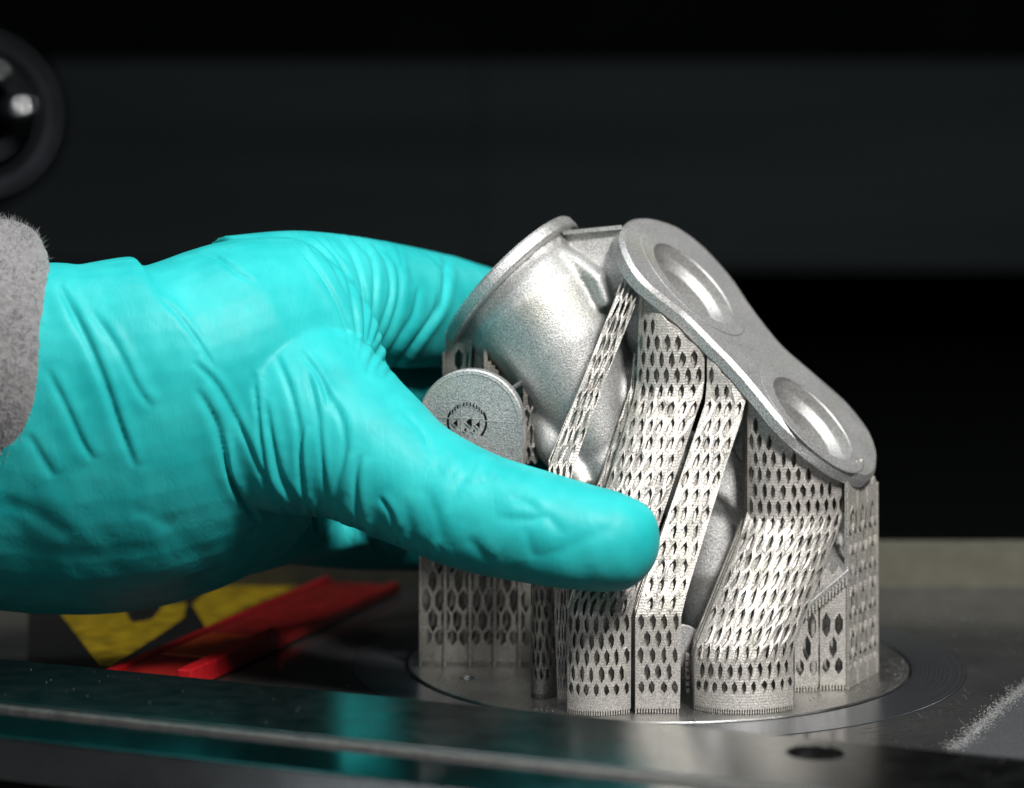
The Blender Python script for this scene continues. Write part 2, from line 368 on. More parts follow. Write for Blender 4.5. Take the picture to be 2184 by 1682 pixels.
# ---- lattice walls: brick cells with an elongated hexagonal hole each
NB = NF; 
def under_flange(P):                          # height above (+) or below (-) the underside of the port flange
    return (P - PF) @ NF + FT + .005
def lattice(name, levels, px_=.20, pz=.31, k=.05, hole=(.52, .82), arc=None, clip=None, skirt=.30, top_solid=.0, m='lattice', th=.045,
            layers=((0, 0),), jit=.008, band=.06, ribs=None, straight=.38, ncol=None):
    """levels: (vy, left px, right px, y_left, y_right) from the base up. Cells are laid out on the unrolled wall."""
    L = np.array([at_z(l[1], l[0]) if l[3] is None else at_y(l[1], l[0], l[3]) for l in levels])
    R = np.array([at_z(l[2], l[0]) if l[4] is None else at_y(l[2], l[0], l[4]) for l in levels])
    z = (L[:, 2] + R[:, 2]) / 2
    if levels[0][3] is None: z[0] = .045; L[0, 2] = R[0, 2] = .045
    width = np.linalg.norm((R - L)[0, :2])
    if arc: a0, a1, rad = arc; width = rad * (a1 - a0)
    nc = ncol or max(1, int(round(width / px_))); dz_tot = z[-1] - z[0]
    mbs = MB()
    for dep, ph in layers:
        def S(s, t):                          # s in 0..1 across, t height above base
            zz = z[0] + t
            Lx = np.array([sum(np.interp(zz + q_, z, L[:, i]) for q_ in (-.1, 0, .1)) / 3 for i in (0, 1)]); Rx = np.array([sum(np.interp(zz + q_, z, R[:, i]) for q_ in (-.1, 0, .1)) / 3 for i in (0, 1)])
            if arc:
                an = a0 + (a1 - a0) * s
                f = (math.sin(an) - math.sin(a0)) / (math.sin(a1) - math.sin(a0))
                q = Lx + (Rx - Lx) * f
                dd = rad * (math.cos(an) - (math.cos(a0) + (math.cos(a1) - math.cos(a0)) * f))
                nrm = np.array([(Rx - Lx)[1], -(Rx - Lx)[0]]); nrm /= np.linalg.norm(nrm)
                q = q + nrm * dd
            else:
                q = Lx + (Rx - Lx) * s
                nrm = np.array([(Rx - Lx)[1], -(Rx - Lx)[0]]); nrm /= np.linalg.norm(nrm)
            q = q - nrm * dep
            return np.array([q[0], q[1], zz])
        idx = {}; V = []; F = []
        def vid(s, t):
            key = (round(s * nc * 24), round(t * 400))
            if key in idx: return idx[key]
            P = S(min(max(s, 0), 1), t)
            if clip:
                h = clip(P)
                if h > 0: P = P - np.array([0, 0, 1.0]) * h / NF[2] if clip is under_flange else P
            if 0 < s < 1 and t > skirt + .01:
                zz = z[0] + t; lean = abs(np.interp(zz + .05, z, L[:, 0]) - np.interp(zz - .05, z, L[:, 0])) > .02
                P = P + rng.normal(0, jit, 3) * ((1.2, 1.3, 1.2) if lean else (1, .25, .8))
            idx[key] = len(V); V.append(P); return idx[key]
        # skirt: teeth at the foot
        t = 0.0
        if skirt:
            ns = nc * 4
            for i in range(ns):
                s0, s1 = i / ns, (i + 1) / ns; sm = s0 + (s1 - s0) * .55
                a_, b_, c_ = vid(s0, .0), vid(sm, .0), vid(sm, .09); d_ = vid(s0, .09); e_ = vid(s1, .09)
                F.append((a_, b_, c_, d_))
                F.append((d_, c_, e_, vid(s1, skirt), vid(sm, skirt), vid(s0, skirt)))
            t = skirt
        row = 0
        while t < dz_tot - .5 * pz:
            t1 = t + pz; odd = row % 2
            kk0 = k if (row > 0 or not skirt) else 0; kk1 = k
            for c in range(-1, nc + 1):
                off = .5 * odd + ph
                s0, sm, s1 = (c + off) / nc, (c + off + .5) / nc, (c + off + 1) / nc
                if s1 <= 1e-6 or s0 >= 1 - 1e-6: continue
                part_cell = s0 < -1e-6 or s1 > 1 + 1e-6
                P = S(min(max(sm, 0), 1), t + pz); P2 = S(min(max(sm, 0), 1), t)
                hc = clip(P) if clip else -9; hb = min(clip(P2), clip(S(min(max(s0, 0), 1), t)), clip(S(min(max(s1, 0), 1), t))) if clip else -9
                if hb > 0.0: continue
                s0c, s1c = max(s0, 0), min(s1, 1); smc = min(max(sm, 0), 1)
                solid = part_cell or hc > -band * NF[2]
                TL, TM, TR = (s0c, t1 - kk1), (smc, t1 + kk1), (s1c, t1 - kk1)
                BL, BM, BR = (s0c, t + kk0), (smc, t - kk0), (s1c, t + kk0)
                if solid:
                    if part_cell:
                        q = [BL, BM, BR, TR, TM, TL] if abs(smc - s0c) > 1e-6 and abs(s1c - smc) > 1e-6 else ([BM, BR, TR, TM] if abs(smc - s0c) < 1e-6 else [BL, BM, TM, TL])
                    else: q = [BL, BM, BR, TR, TM, TL]
                    ids = []
                    for p_ in q:
                        v_ = vid(*p_)
                        if v_ not in ids: ids.append(v_)
                    if len(ids) > 2: F.append(tuple(ids))
                    continue
                jw = 1 + rng.normal(0, .07); jh = 1 + rng.normal(0, .04)
                hw = .5 * hole[0] / nc * jw; hh = .5 * (pz + 2 * kk1 if row else pz) * hole[1] * jh; cz = (t + t1) / 2 + (kk1 - kk0) / 2
                st = hh * straight
                ds = rng.normal(0, .03) / nc
                Hs = [(sm + ds, cz + hh), (sm + hw + ds, cz + st), (sm + hw + ds, cz - st), (sm + ds, cz - hh), (sm - hw + ds, cz - st), (sm - hw + ds, cz + st)]
                hv = []
                for s_, t_ in Hs:
                    V.append(S(min(max(s_, 0), 1), t_) + rng.normal(0, jit * .6, 3) * (1, .3, 1)); hv.append(len(V) - 1)
                o6 = [vid(*p_) for p_ in (TM, TR, BR, BM, BL, TL)]
                for i in range(6):
                    j = (i + 1) % 6; F.append((o6[i], hv[i], hv[j], o6[j]))
            t = t1; row += 1
        if top_solid:
            ns = nc * 2
            for i in range(ns):
                s0, s1 = i / ns, (i + 1) / ns
                F.append((vid(s0, t + (k if i % 2 == (1 - row % 2) else -k) * 0), vid(s1, t), vid(s1, t + top_solid), vid(s0, t + top_solid)))
        # thicken
        V = np.array(V); n = len(V)
        Rm = (R - L).mean(0); nrm = np.array([Rm[1], -Rm[0], 0]); nrm /= np.linalg.norm(nrm)
        V2 = V - nrm * th
        edges = {}
        for f in F:
            for i in range(len(f)):
                e = (f[i], f[(i + 1) % len(f)])
                kx = (min(e), max(e)); edges[kx] = edges.get(kx, []) + [e]
        G = [tuple(f) for f in F] + [tuple(i + n for i in f[::-1]) for f in F]
        for kx, es in edges.items():
            if len(es) == 1: a_, b_ = es[0]; G.append((b_, a_, a_ + n, b_ + n))
        mbs.add(np.vstack([V, V2]), G)
        if ribs and dep == layers[0][0]:
            rp, rw, rd = ribs                 # every rp cells, a proud vertical bar
            for c in range(0, nc + 1, rp):
                s = min(max(c / nc, .02 / max(nc, 1)), 1)
                top = dz_tot
                a_, b_ = S(s, 0.0), S(s, top)
                if clip and clip(b_) > 0:
                    zc = b_[2] - clip(b_) / NF[2]; b_ = np.array([b_[0], b_[1], zc])
                e = (R - L)[0] / np.linalg.norm((R - L)[0]); e[2] = 0
                mbs.box((a_ + b_) / 2 + nrm * rd / 2, e * rw / 2, nrm * rd, (b_ - a_) / 2)
    return mesh(name, mbs.v, mbs.f, M[m], part)

# thin leaning strip in front of the funnel
lattice('support_strip', [(1507, 1190, 1212, None, None), (1050, 1176, 1214, -3.75, -3.7), (1000, 1168, 1222, -3.6, -3.5), (606, 1324, 1368, -2.35, -2.5)],
        ncol=4, pz=.33, k=.06, hole=(.66, .9), skirt=.2, band=.1, th=.07, layers=((0, 0), (.16, .5)), jit=.010)
# main wide band
LV = [(1527, 1210, 1345, None, None), (1303, 1210, 1346, -4.38, -4.38), (832, 1358, 1502, -2.30, -2.46), (540, 1366, 1504, -2.26, -2.44)]
lattice('support_band', LV, clip=under_flange, arc=(-.95, .35, .98), px_=.185, layers=((0, 0), (.14, .5), (.30, .25)), jit=.009, th=.08)
LV = [(1527, 1355, 1450, None, None), (1306, 1355, 1453, -4.38, -4.30), (850, 1508, 1592, -2.52, -2.70), (660, 1508, 1592, -2.48, -2.68)]
lattice('support_band', LV, clip=under_flange, px_=.19, layers=((0, 0), (.14, .5), (.30, .25)), jit=.009, th=.08)
LV = [(1519, 1481, 1692, None, None), (1385, 1481, 1692, -4.1, -3.80), (1105, 1594, 1800, -2.60, -2.30), (800, 1594, 1802, -2.60, -2.25)]
lattice('support_column', LV, clip=under_flange, arc=(-.95, .65, 1.25), px_=.175, layers=((0, 0), (.14, .5), (.30, .25)), jit=.009, th=.08)
# ragged left fringe behind the main band
lattice('support_fringe', [(1240, 1205, 1240, -3.3, -3.7), (830, 1345, 1362, -2.1, -2.25), (760, 1352, 1370, -2.1, -2.2)], px_=.16, pz=.34, k=.06, hole=(.7, .92), skirt=0, th=.04, jit=.02, layers=((0, 0), (.1, .5)))
# dark column and back wall on the left
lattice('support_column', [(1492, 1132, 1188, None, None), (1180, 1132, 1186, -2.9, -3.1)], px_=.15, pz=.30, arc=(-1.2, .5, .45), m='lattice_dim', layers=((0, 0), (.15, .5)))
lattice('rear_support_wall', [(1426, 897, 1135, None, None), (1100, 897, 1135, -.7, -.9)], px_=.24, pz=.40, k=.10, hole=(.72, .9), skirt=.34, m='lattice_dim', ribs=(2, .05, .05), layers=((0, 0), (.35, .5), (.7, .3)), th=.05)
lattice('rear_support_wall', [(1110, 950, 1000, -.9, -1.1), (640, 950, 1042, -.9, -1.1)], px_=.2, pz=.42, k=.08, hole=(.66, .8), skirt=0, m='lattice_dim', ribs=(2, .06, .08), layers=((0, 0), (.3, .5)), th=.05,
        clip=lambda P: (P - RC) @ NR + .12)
# right-hand panels along the disc rim
def ledge_clip(P):
    x, y = project(P); return (1292 - (x - 1719) * .878 - y) / 110.0
class _N: pass
lattice('rim_panel', [(1481, 1695, 1745, None, None), (1200, 1695, 1745, -2.72, -2.66)], px_=.22, pz=.42, k=.09, hole=(.68, .9), skirt=.22, clip=ledge_clip, band=.35, layers=((0, 0), (.3, .5)), th=.06)
lattice('rim_panel', [(1477, 1749, 1803, None, None), (1180, 1749, 1803, -2.62, -2.55)], px_=.22, pz=.42, k=.09, hole=(.6, .8), skirt=.22, clip=ledge_clip, band=.35, layers=((0, 0), (.3, .5)), th=.06)
lattice('rim_wall', [(1476, 1808, 1870, None, -1.15), (960, 1808, 1871, -2.50, -1.15)], ncol=6, pz=.40, k=.09, hole=(.74, .88), skirt=.25, clip=lambda P: under_flange(P) - .03, band=.25, ribs=(2, .035, .02), layers=((0, 0),), th=.06)
# slanted sill above the rim panels
mb = MB(); a, b = at_y(1716, 1292, -2.75), at_y(1808, 1214, -2.55)
mb.box((a + b) / 2 + np.array([0, .30, .12]), (b - a) / 2, (-.05, .33, .20), (-.04, -.03, .08)); bevel(mb.build('slanted_sill', M['blasted'], part), .02)
mb = MB()
for i in range(13):
    c = a + (b - a) * (i + .5) / 13 + np.array([0, -.03, -.20]); mb.box(c, (.018, 0, 0), (0, .04, 0), (0, 0, .07))
mb.build('sill_tooth', M['lattice'], part, kind='stuff')

# ---- round boss with the stamped emblem
NBs = cdir(-.16, -.10, .98); BC = at_y(1003, 902, -2.35)
UB = np.array([1.0, 0, 0]); UB = UB - NBs * (UB @ NBs); UB /= np.linalg.norm(UB); VB = np.cross(NBs, UB)
kx = 1 / pxcm(-2.35); Rb = 115 * kx
pts = [np.array([Rb * math.cos(t), Rb * math.sin(t)]) for t in np.linspace(0, math.pi, 40)] + [np.array([-Rb, -.5]), np.array([-Rb, -1.6]), np.array([Rb, -1.6]), np.array([Rb, -.5])]
V_, F_ = plate_with_holes(pts, [], BC, UB, VB, NBs, [(.03, 0), (.0, -.03), (.0, -.32), (.03, -.35)], 0)
boss = mesh('round_boss', V_, F_, M['blasted'], part)
def bb(mb, x, y, hx, hy, rot=0, d=.02):
    c, s = math.cos(rot), math.sin(rot)
    mb.box(BC + UB * x + VB * y + NBs * .0, (UB * c + VB * s) * hx, (VB * c - UB * s) * hy, NBs * d)
ec = (-7 * kx, 1 * kx); er = 43 * kx
for t0, t1 in ((-.75, .55), (math.pi - .55, math.pi + .75)):          # dark groove at both flanks of the emblem
    q = MB(); m_ = 10
    for i in range(m_):
        a0_, a1_ = t0 + (t1 - t0) * i / m_, t0 + (t1 - t0) * (i + 1) / m_
        q.prism([BC + UB * (ec[0] + r_ * math.cos(a_)) + VB * (ec[1] + r_ * math.sin(a_)) + NBs * .001 for r_, a_ in ((er - .03, a0_), (er + .012, a0_), (er + .012, a1_), (er - .03, a1_))], NBs * .004)
    q.build('emblem_groove', M['hole'], boss)
for i in range(11):
    t = math.pi * (.20 + .60 * i / 10)
    q = MB(); bb(q, ec[0] + (er - .035) * math.cos(t), ec[1] + (er - .035) * math.sin(t), .013, .036, 0, .006); q.build('emblem_tick', M['hole'], boss)
    q = MB(); bb(q, ec[0] + (er - .035) * math.cos(t) - .02, ec[1] + (er - .045) * math.sin(t), .007, .04, 0, .02); q.build('emblem_tick', M['blasted'], boss)
mb = MB(); bb(mb, ec[0] - .115, ec[1], .008, er * .93, 0, .016); mb.build('emblem_cross', M['blasted'], boss)
mb = MB(); bb(mb, -.62, .09, .40, .007, -.06, .008); mb.build('layer_line', M['blasted'], boss)
mb = MB(); bb(mb, .62, .02, .38, .007, -.06, .008); mb.build('layer_line', M['blasted'], boss)
mb = MB(); bb(mb, ec[0], ec[1] + .07, er * .9, .006, -.04, .010); mb.build('emblem_cross', M['blasted'], boss)
for x, y, s in ((-25, -3, .075), (5, 0, .10), (24, -5, .07), (-4, -17, .045), (15, -19, .04)):
    x *= kx; y *= kx
    p = [BC + UB * (ec[0] + x - s * .7) + VB * (ec[1] + y) + NBs * .002, BC + UB * (ec[0] + x + s * .5) + VB * (ec[1] + y + s) + NBs * .002, BC + UB * (ec[0] + x + s * .5) + VB * (ec[1] + y - s) + NBs * .002]
    q = MB(); q.prism(p, NBs * .004); q.build('emblem_mark', M['hole'], boss)
    q = MB(); a_ = p[0]; b_ = p[2]; q.box((a_ + b_) / 2 - UB * .02, (b_ - a_) / 2, NBs * .022, np.cross(NBs, (b_ - a_) / np.linalg.norm(b_ - a_)) * .011); q.build('emblem_mark', M['blasted'], boss)
mb = MB(); mb.lathe(BC - NBs * .01, NBs, [(Rb - .10, .0), (Rb - .095, .022), (Rb - .075, .022), (Rb - .07, .0)], 64)
mb.build('boss_bead', M['blasted'], boss)
mb = MB(); a, b = at_y(1080, 838, -2.1), at_y(1118, 812, -1.7); mb.box((a + b) / 2, (b - a) / 2, (0, .12, 0), (.03, 0, .06)); bevel(mb.build('strut', M['blasted'], part), .015)
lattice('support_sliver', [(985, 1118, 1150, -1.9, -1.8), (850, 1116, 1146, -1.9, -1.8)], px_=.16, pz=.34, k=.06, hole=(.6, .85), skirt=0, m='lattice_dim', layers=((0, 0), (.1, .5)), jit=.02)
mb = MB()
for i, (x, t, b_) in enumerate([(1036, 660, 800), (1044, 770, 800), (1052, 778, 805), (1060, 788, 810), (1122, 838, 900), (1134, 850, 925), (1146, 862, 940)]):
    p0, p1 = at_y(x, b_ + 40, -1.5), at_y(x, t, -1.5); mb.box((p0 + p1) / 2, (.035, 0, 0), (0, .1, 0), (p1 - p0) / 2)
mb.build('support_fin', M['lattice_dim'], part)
# second lug low between the bands
NL = cdir(.35, 0, .93); LC = at_y(1452, 1392, -3.2)
mb = MB(); mb.lathe(LC, NL, [(.0, 0), (.50, 0), (.53, -.02), (.53, -.28), (.5, -.3), (0, -.3)], 48); bevel(mb.build('lower_lug', M['blasted'], part), .01)
mb = MB()
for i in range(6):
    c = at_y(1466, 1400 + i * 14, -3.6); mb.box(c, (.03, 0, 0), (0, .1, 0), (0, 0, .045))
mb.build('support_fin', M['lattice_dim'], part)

# ------------------------------------------------------------------ disc, ring, plate
def disc_obj(name, r0, r1, z0, z1, m, bev=.02):
    mb = MB()
    if r0 == 0: mb.lathe((0, 0, 0), (0, 0, 1), [(0, z0), (r1, z0), (r1, z1 - bev), (r1 - bev, z1), (0, z1)], 160)
    else: mb.lathe((0, 0, 0), (0, 0, 1), [(r0, z0), (r1, z0), (r1, z1 - .004), (r1 - .006, z1), (r0 + .006, z1), (r0, z1 - .004), (r0, z0)], 160)
    return mb.build(name, m)
disc = disc_obj('build_disc', 0, 5.0, -.4, .04, M['disc'], .03)
bm = bmesh.new(); bm.from_mesh(disc.data); bmesh.ops.remove_doubles(bm, verts=bm.verts, dist=1e-6); bm.to_mesh(disc.data); bm.free()
hc = at_z(995, 1447, .04)
q = MB(); q.lathe((hc[0], hc[1], 0), (0, 0, 1), [(0, -.25), (.10, -.25), (.10, -.04), (.19, .06), (0, .06)], 32); cut_o = q.build('cutter', M['disc'])
cut(disc, cut_o)
tag(disc, 'round grey metal disc that carries the printed part, small countersunk hole at its left', 'metal disc')
q = MB(); q.lathe((hc[0], hc[1], 0), (0, 0, 1), [(0, -.10), (.085, -.10), (.085, -.03), (.0, -.03)], 24); q.build('sunk_screw', M['steel'], disc)
ring = disc_obj('brushed_ring', 5.06, 6.1, -.4, .012, M['ring'])
tag(ring, 'dark brushed metal ring around the round disc', 'metal ring')

ANG = math.atan2(-11.12 + 4.06, 5.14 + 12.38); E1 = np.array([math.cos(ANG), math.sin(ANG), 0]); E2 = np.array([-E1[1], E1[0], 0])   # the table is turned this much
A1 = at_z(0, 1405, 1.0)
def along(d, e, z): return A1 + E1 * d + E2 * e + np.array([0, 0, z - A1[2]])
q = MB()
# plate sheet with a round opening is not needed: ring and disc sit 12 mm and 40 mm proud of it
q.prism([(-26, -14, -.6), (26, -30, -.6), (26, 7.6, -.6), (-26, 7.6, -.6)], (0, 0, .6))
plate = q.build('base_plate', M['plate'])
c = MB(); c.lathe((0, 0, -1), (0, 0, 1), [(0, 0), (6.12, 0), (6.12, 2), (0, 2)], 128); cut(plate, c.build('cutter', M['plate']))
tag(plate, kind='structure')
q = MB(); q.lathe((0, 0, -1), (0, 0, 1), [(0, 0), (6.2, 0), (6.2, .35), (0, .35)], 64); tag(q.build('plate_recess', M['black']), kind='structure')

# raised ledge in front of the plate
q = MB(); q.prism([along(-14, 0, .2), along(36, 0, .2), along(36, -3.42 + .6, .2), along(-14, -3.42 + .6, .2)], (0, 0, .8))
ledge = q.build('front_ledge', M['ledge'])
hl = at_z(1740, 1606, 1.0)
c = MB(); c.lathe((hl[0], hl[1], 0), (0, 0, 1), [(0, .45), (.46, .45), (.46, .93), (.46, 1.05), (0, 1.05)], 48); cut(ledge, c.build('cutter', M['ledge']))
tag(ledge, kind='structure')
q = MB(); q.lathe((hl[0], hl[1], 0), (0, 0, 1), [(0, .62), (.15, .62), (.17, .72), (.36, .72), (.385, .70), (.385, .5), (0, .5)], 40); tag(q.build('socket_screw', M['hole']), 'round steel screw sunk in the hole of the front ledge, below the lattice part', 'screw')
bevel(ledge, .015)
e2 = -(3.42 - .6)
d_l2 = (at_z(0, 1505, 1.0) - A1) @ E2; d_l3 = (at_z(0, 1572, .94) - A1) @ E2
q = MB(); q.prism([along(-14, d_l2 + .06, 1.0 - .2), along(36, d_l2 + .06, .8), along(36, d_l2 - .10, .8), along(-14, d_l2 - .10, .8)], (0, 0, .215)); bevel(tag(q.build('ledge_lip', M['lip']), kind='structure'), .03)
q = MB(); q.prism([along(-14, d_l2 - .12, .2), along(36, d_l2 - .12, .2), along(36, d_l3, .2), along(-14, d_l3, .2)], (0, 0, .74)); bevel(tag(q.build('front_step', M['ledge_front']), kind='structure'), .05, 3)
q = MB(); q.prism([along(-14, d_l3 - .02, -3), along(36, d_l3 - .02, -3), along(36, d_l3 - 8, -3), along(-14, d_l3 - 8, -3)], (0, 0, 2.2)); tag(q.build('lower_floor', M['black']), kind='structure')

# worn, frosted patch on the plate at the right
pz = [at_z(x, y, 0) for x, y in [(2030, 1607), (2075, 1560), (2120, 1515), (2184, 1462), (2290, 1400), (2400, 1640), (2184, 1622)]]
pe_ = []
for a_, b_ in zip(pz[:4], pz[1:5]):
    for i in range(14): pe_.append(a_ + (b_ - a_) * i / 14 + np.array([*rng.normal(0, .035, 2), 0]))
pz = pe_ + pz[4:]
q = MB(); q.prism([p + np.array([0, 0, .003]) for p in pz], (0, 0, .02))
k = NT('frosted_wear'); n1 = k.noise(18, 4, .8, k.map((3, 1, 1), (0, 0, .7))); k.set(Base_Color=k.ramp(n1, [(.35, (.07, .075, .082)), (.68, (.22, .225, .24))]), Metallic=.7, Roughness=.5); k.bump(n1, .6, .02)
frost = tag(q.build('frosted_strip', k.m), 'frosted grey metal strip on the plate beside the ledge, at the right edge', 'metal strip')

q = MB(); pe = [at_z(x, y, 0) for x, y in [(2022, 1600), (2075, 1555), (2120, 1512), (2184, 1460), (2290, 1398)]]
for _ in range(2200):
    u_ = rng.uniform(0, 3.999); a = pe[int(u_)]; b = pe[int(u_) + 1]; p = a + (b - a) * (u_ % 1) + np.array([*rng.normal(0, .05 + .10 * rng.random(), 2), 0]) + np.array([.08, -.03, 0])
    d_ = np.array([*rng.normal(0, 1, 2), 0]); d_ /= np.linalg.norm(d_); l_ = rng.uniform(.004, .016)
    q.box(p + np.array([0, 0, .026]), d_ * l_, np.cross(d_, [0, 0, 1]) * .004, (0, 0, .004))
q.build('metal_burr', M['bright'], frost, kind='stuff')

# ------------------------------------------------------------------ warning tape, red strip
tape = empty('warning_tape', at_z(400, 1330, 0), 'worn yellow and black warning marking on the plate under the hand', 'warning marking')
q = MB(); q.prism([at_z(x, y, .005) for x, y in [(60, 1428), (60, 1290), (420, 1195), (760, 1195), (700, 1240), (240, 1436)]], (0, 0, .01)); q.build('black_ground', M['tapeblack'], tape)
for P in ([(128, 1308), (180, 1290), (258, 1290), (282, 1330), (325, 1322), (350, 1290), (398, 1286), (392, 1318), (345, 1352), (236, 1422), (212, 1420)], [(410, 1290), (440, 1262), (500, 1220), (560, 1208), (716, 1208), (690, 1230), (560, 1282), (438, 1338)]):
    q = MB(); q.prism([at_z(x, y, .019) for x, y in P][::-1], (0, 0, .006)); q.build('yellow_stripe', M['yellow'], tape)
red = empty('red_strip', at_z(300, 1440, 0), 'red plastic channel strip lying on the plate under the gloved hand', 'plastic strip')
r0, r1 = at_z(217, 1428, .3), at_z(408, 1443, .3); f0 = at_z(690, 1228, .3)
dirv = f0 - r0; dirv[2] = 0; ln = np.linalg.norm(dirv); dirv /= ln; wv = r1 - r0; wv[2] = 0; wid = np.linalg.norm(wv); wv /= wid
def strip_box(name, a0, a1, l0, l1, z0, z1, m, bv=.03):
    q = MB(); P = [r0 + wv * (a0 * wid) + dirv * l0, r0 + wv * (a1 * wid) + dirv * l0, r0 + wv * (a1 * wid) + dirv * l1, r0 + wv * (a0 * wid) + dirv * l1]
    for p in P: p[2] = z0
    q.prism(P, (0, 0, z1 - z0)); return bevel(q.build(name, m, red), bv)
strip_box('strip_floor', .08, .88, .02, ln - .1, .06, .20, M['redface'])
strip_box('side_rail', 0, .10, 0, ln, .05, .28, M['red']); strip_box('side_rail', .84, 1.0, 0, ln * .40, .02, .42, M['red']); strip_box('side_rail', .86, 1.0, ln * .40 + .03, ln, .05, .26, M['redface'])  # far rail duller: shade of the hand put into its colour
strip_box('end_lip', .10, .84, .0, .12, .05, .24, M['red'])
strip_box('lit_patch', .13, .80, ln * .19, ln * .40, .19, .225, M['orange'])  # thin slab painting the patch of light on the strip floor

# ------------------------------------------------------------------ chamber behind
def wallbox(name, y, vy0, vy1, depth, m, x0=-90, x1=90, kind='structure', tilt=0):
    z0, z1 = at_y(1092, vy1, y)[2], at_y(1092, vy0, y)[2]
    q = MB(); q.prism([(x0, y, z0), (x1, y, z0), (x1, y + tilt, z1), (x0, y + tilt, z1)], (0, depth, 0)); o = q.build(name, m); o['kind'] = kind; return o
wallbox('back_wall', 60, 128, 560, 1.5, M['wall'], x0=-90, x1=-4.35, tilt=6.4)
wallbox('back_wall', 59.9, 128, 560, 1.5, M['wall'], x0=-4.3, x1=90, tilt=6.0)
wallbox('back_wall_edge', 57, 566, 576, 2.5, M['wall'])
wallbox('deep_wall', 80, -1400, 1500, 1, M['black'])
wallbox('upper_panel', 66, -60, 118, 1, M['black'])
wallbox('lower_frame', 34, 1022, 1040, 2, M['wall'])
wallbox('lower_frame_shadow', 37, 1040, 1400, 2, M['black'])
wallbox('khaki_rail', 7.62, 1168, 1279, .9, M['khaki'])
q = MB(); q.prism([(-90, 12.0, -.9), (90, 12.0, -.9), (90, 80, -.9), (-90, 80, -.9)], (0, 0, .6)); tag(q.build('chamber_floor', M['black']), kind='structure')
kn = empty('round_fitting', at_y(-30, 230, 42), 'blurred dark chrome round fitting on the back wall at the upper left', 'fitting')
kc = at_y(-50, 240, 42); kax = cdir(.35, .05, .93)
q = MB(); q.lathe(kc, kax, [(r_ * 1.1, h_ * 1.1) for r_, h_ in [(3.0, -3), (3.0, -.4), (2.8, -.15), (2.45, -.1), (2.3, -.3), (2.1, -.3), (2.0, -.05), (1.7, .25), (1.35, .3), (1.2, .1), (1.15, -.4), (0, -.4)]], 64); q.build('bezel', M['knob'], kn, smooth=True)
q = MB(); ball(q, at_y(44, 232, 40.3), .55); q.build('glint_bead', M['chrome'], kn, smooth=True)  # ball added to catch the lamp as a bright glint
q = MB(); ball(q, at_y(0, 152, 40.5), .22); q.build('glint_bead', M['chrome'], kn, smooth=True)  # smaller ball added for a second glint
q = MB(); q.lathe(kc, kax, [(1.12, -.35), (.9, -.05), (.6, .1), (.3, .17), (0, .19)], 48); q.build('lens', M['knob'], kn, smooth=True)

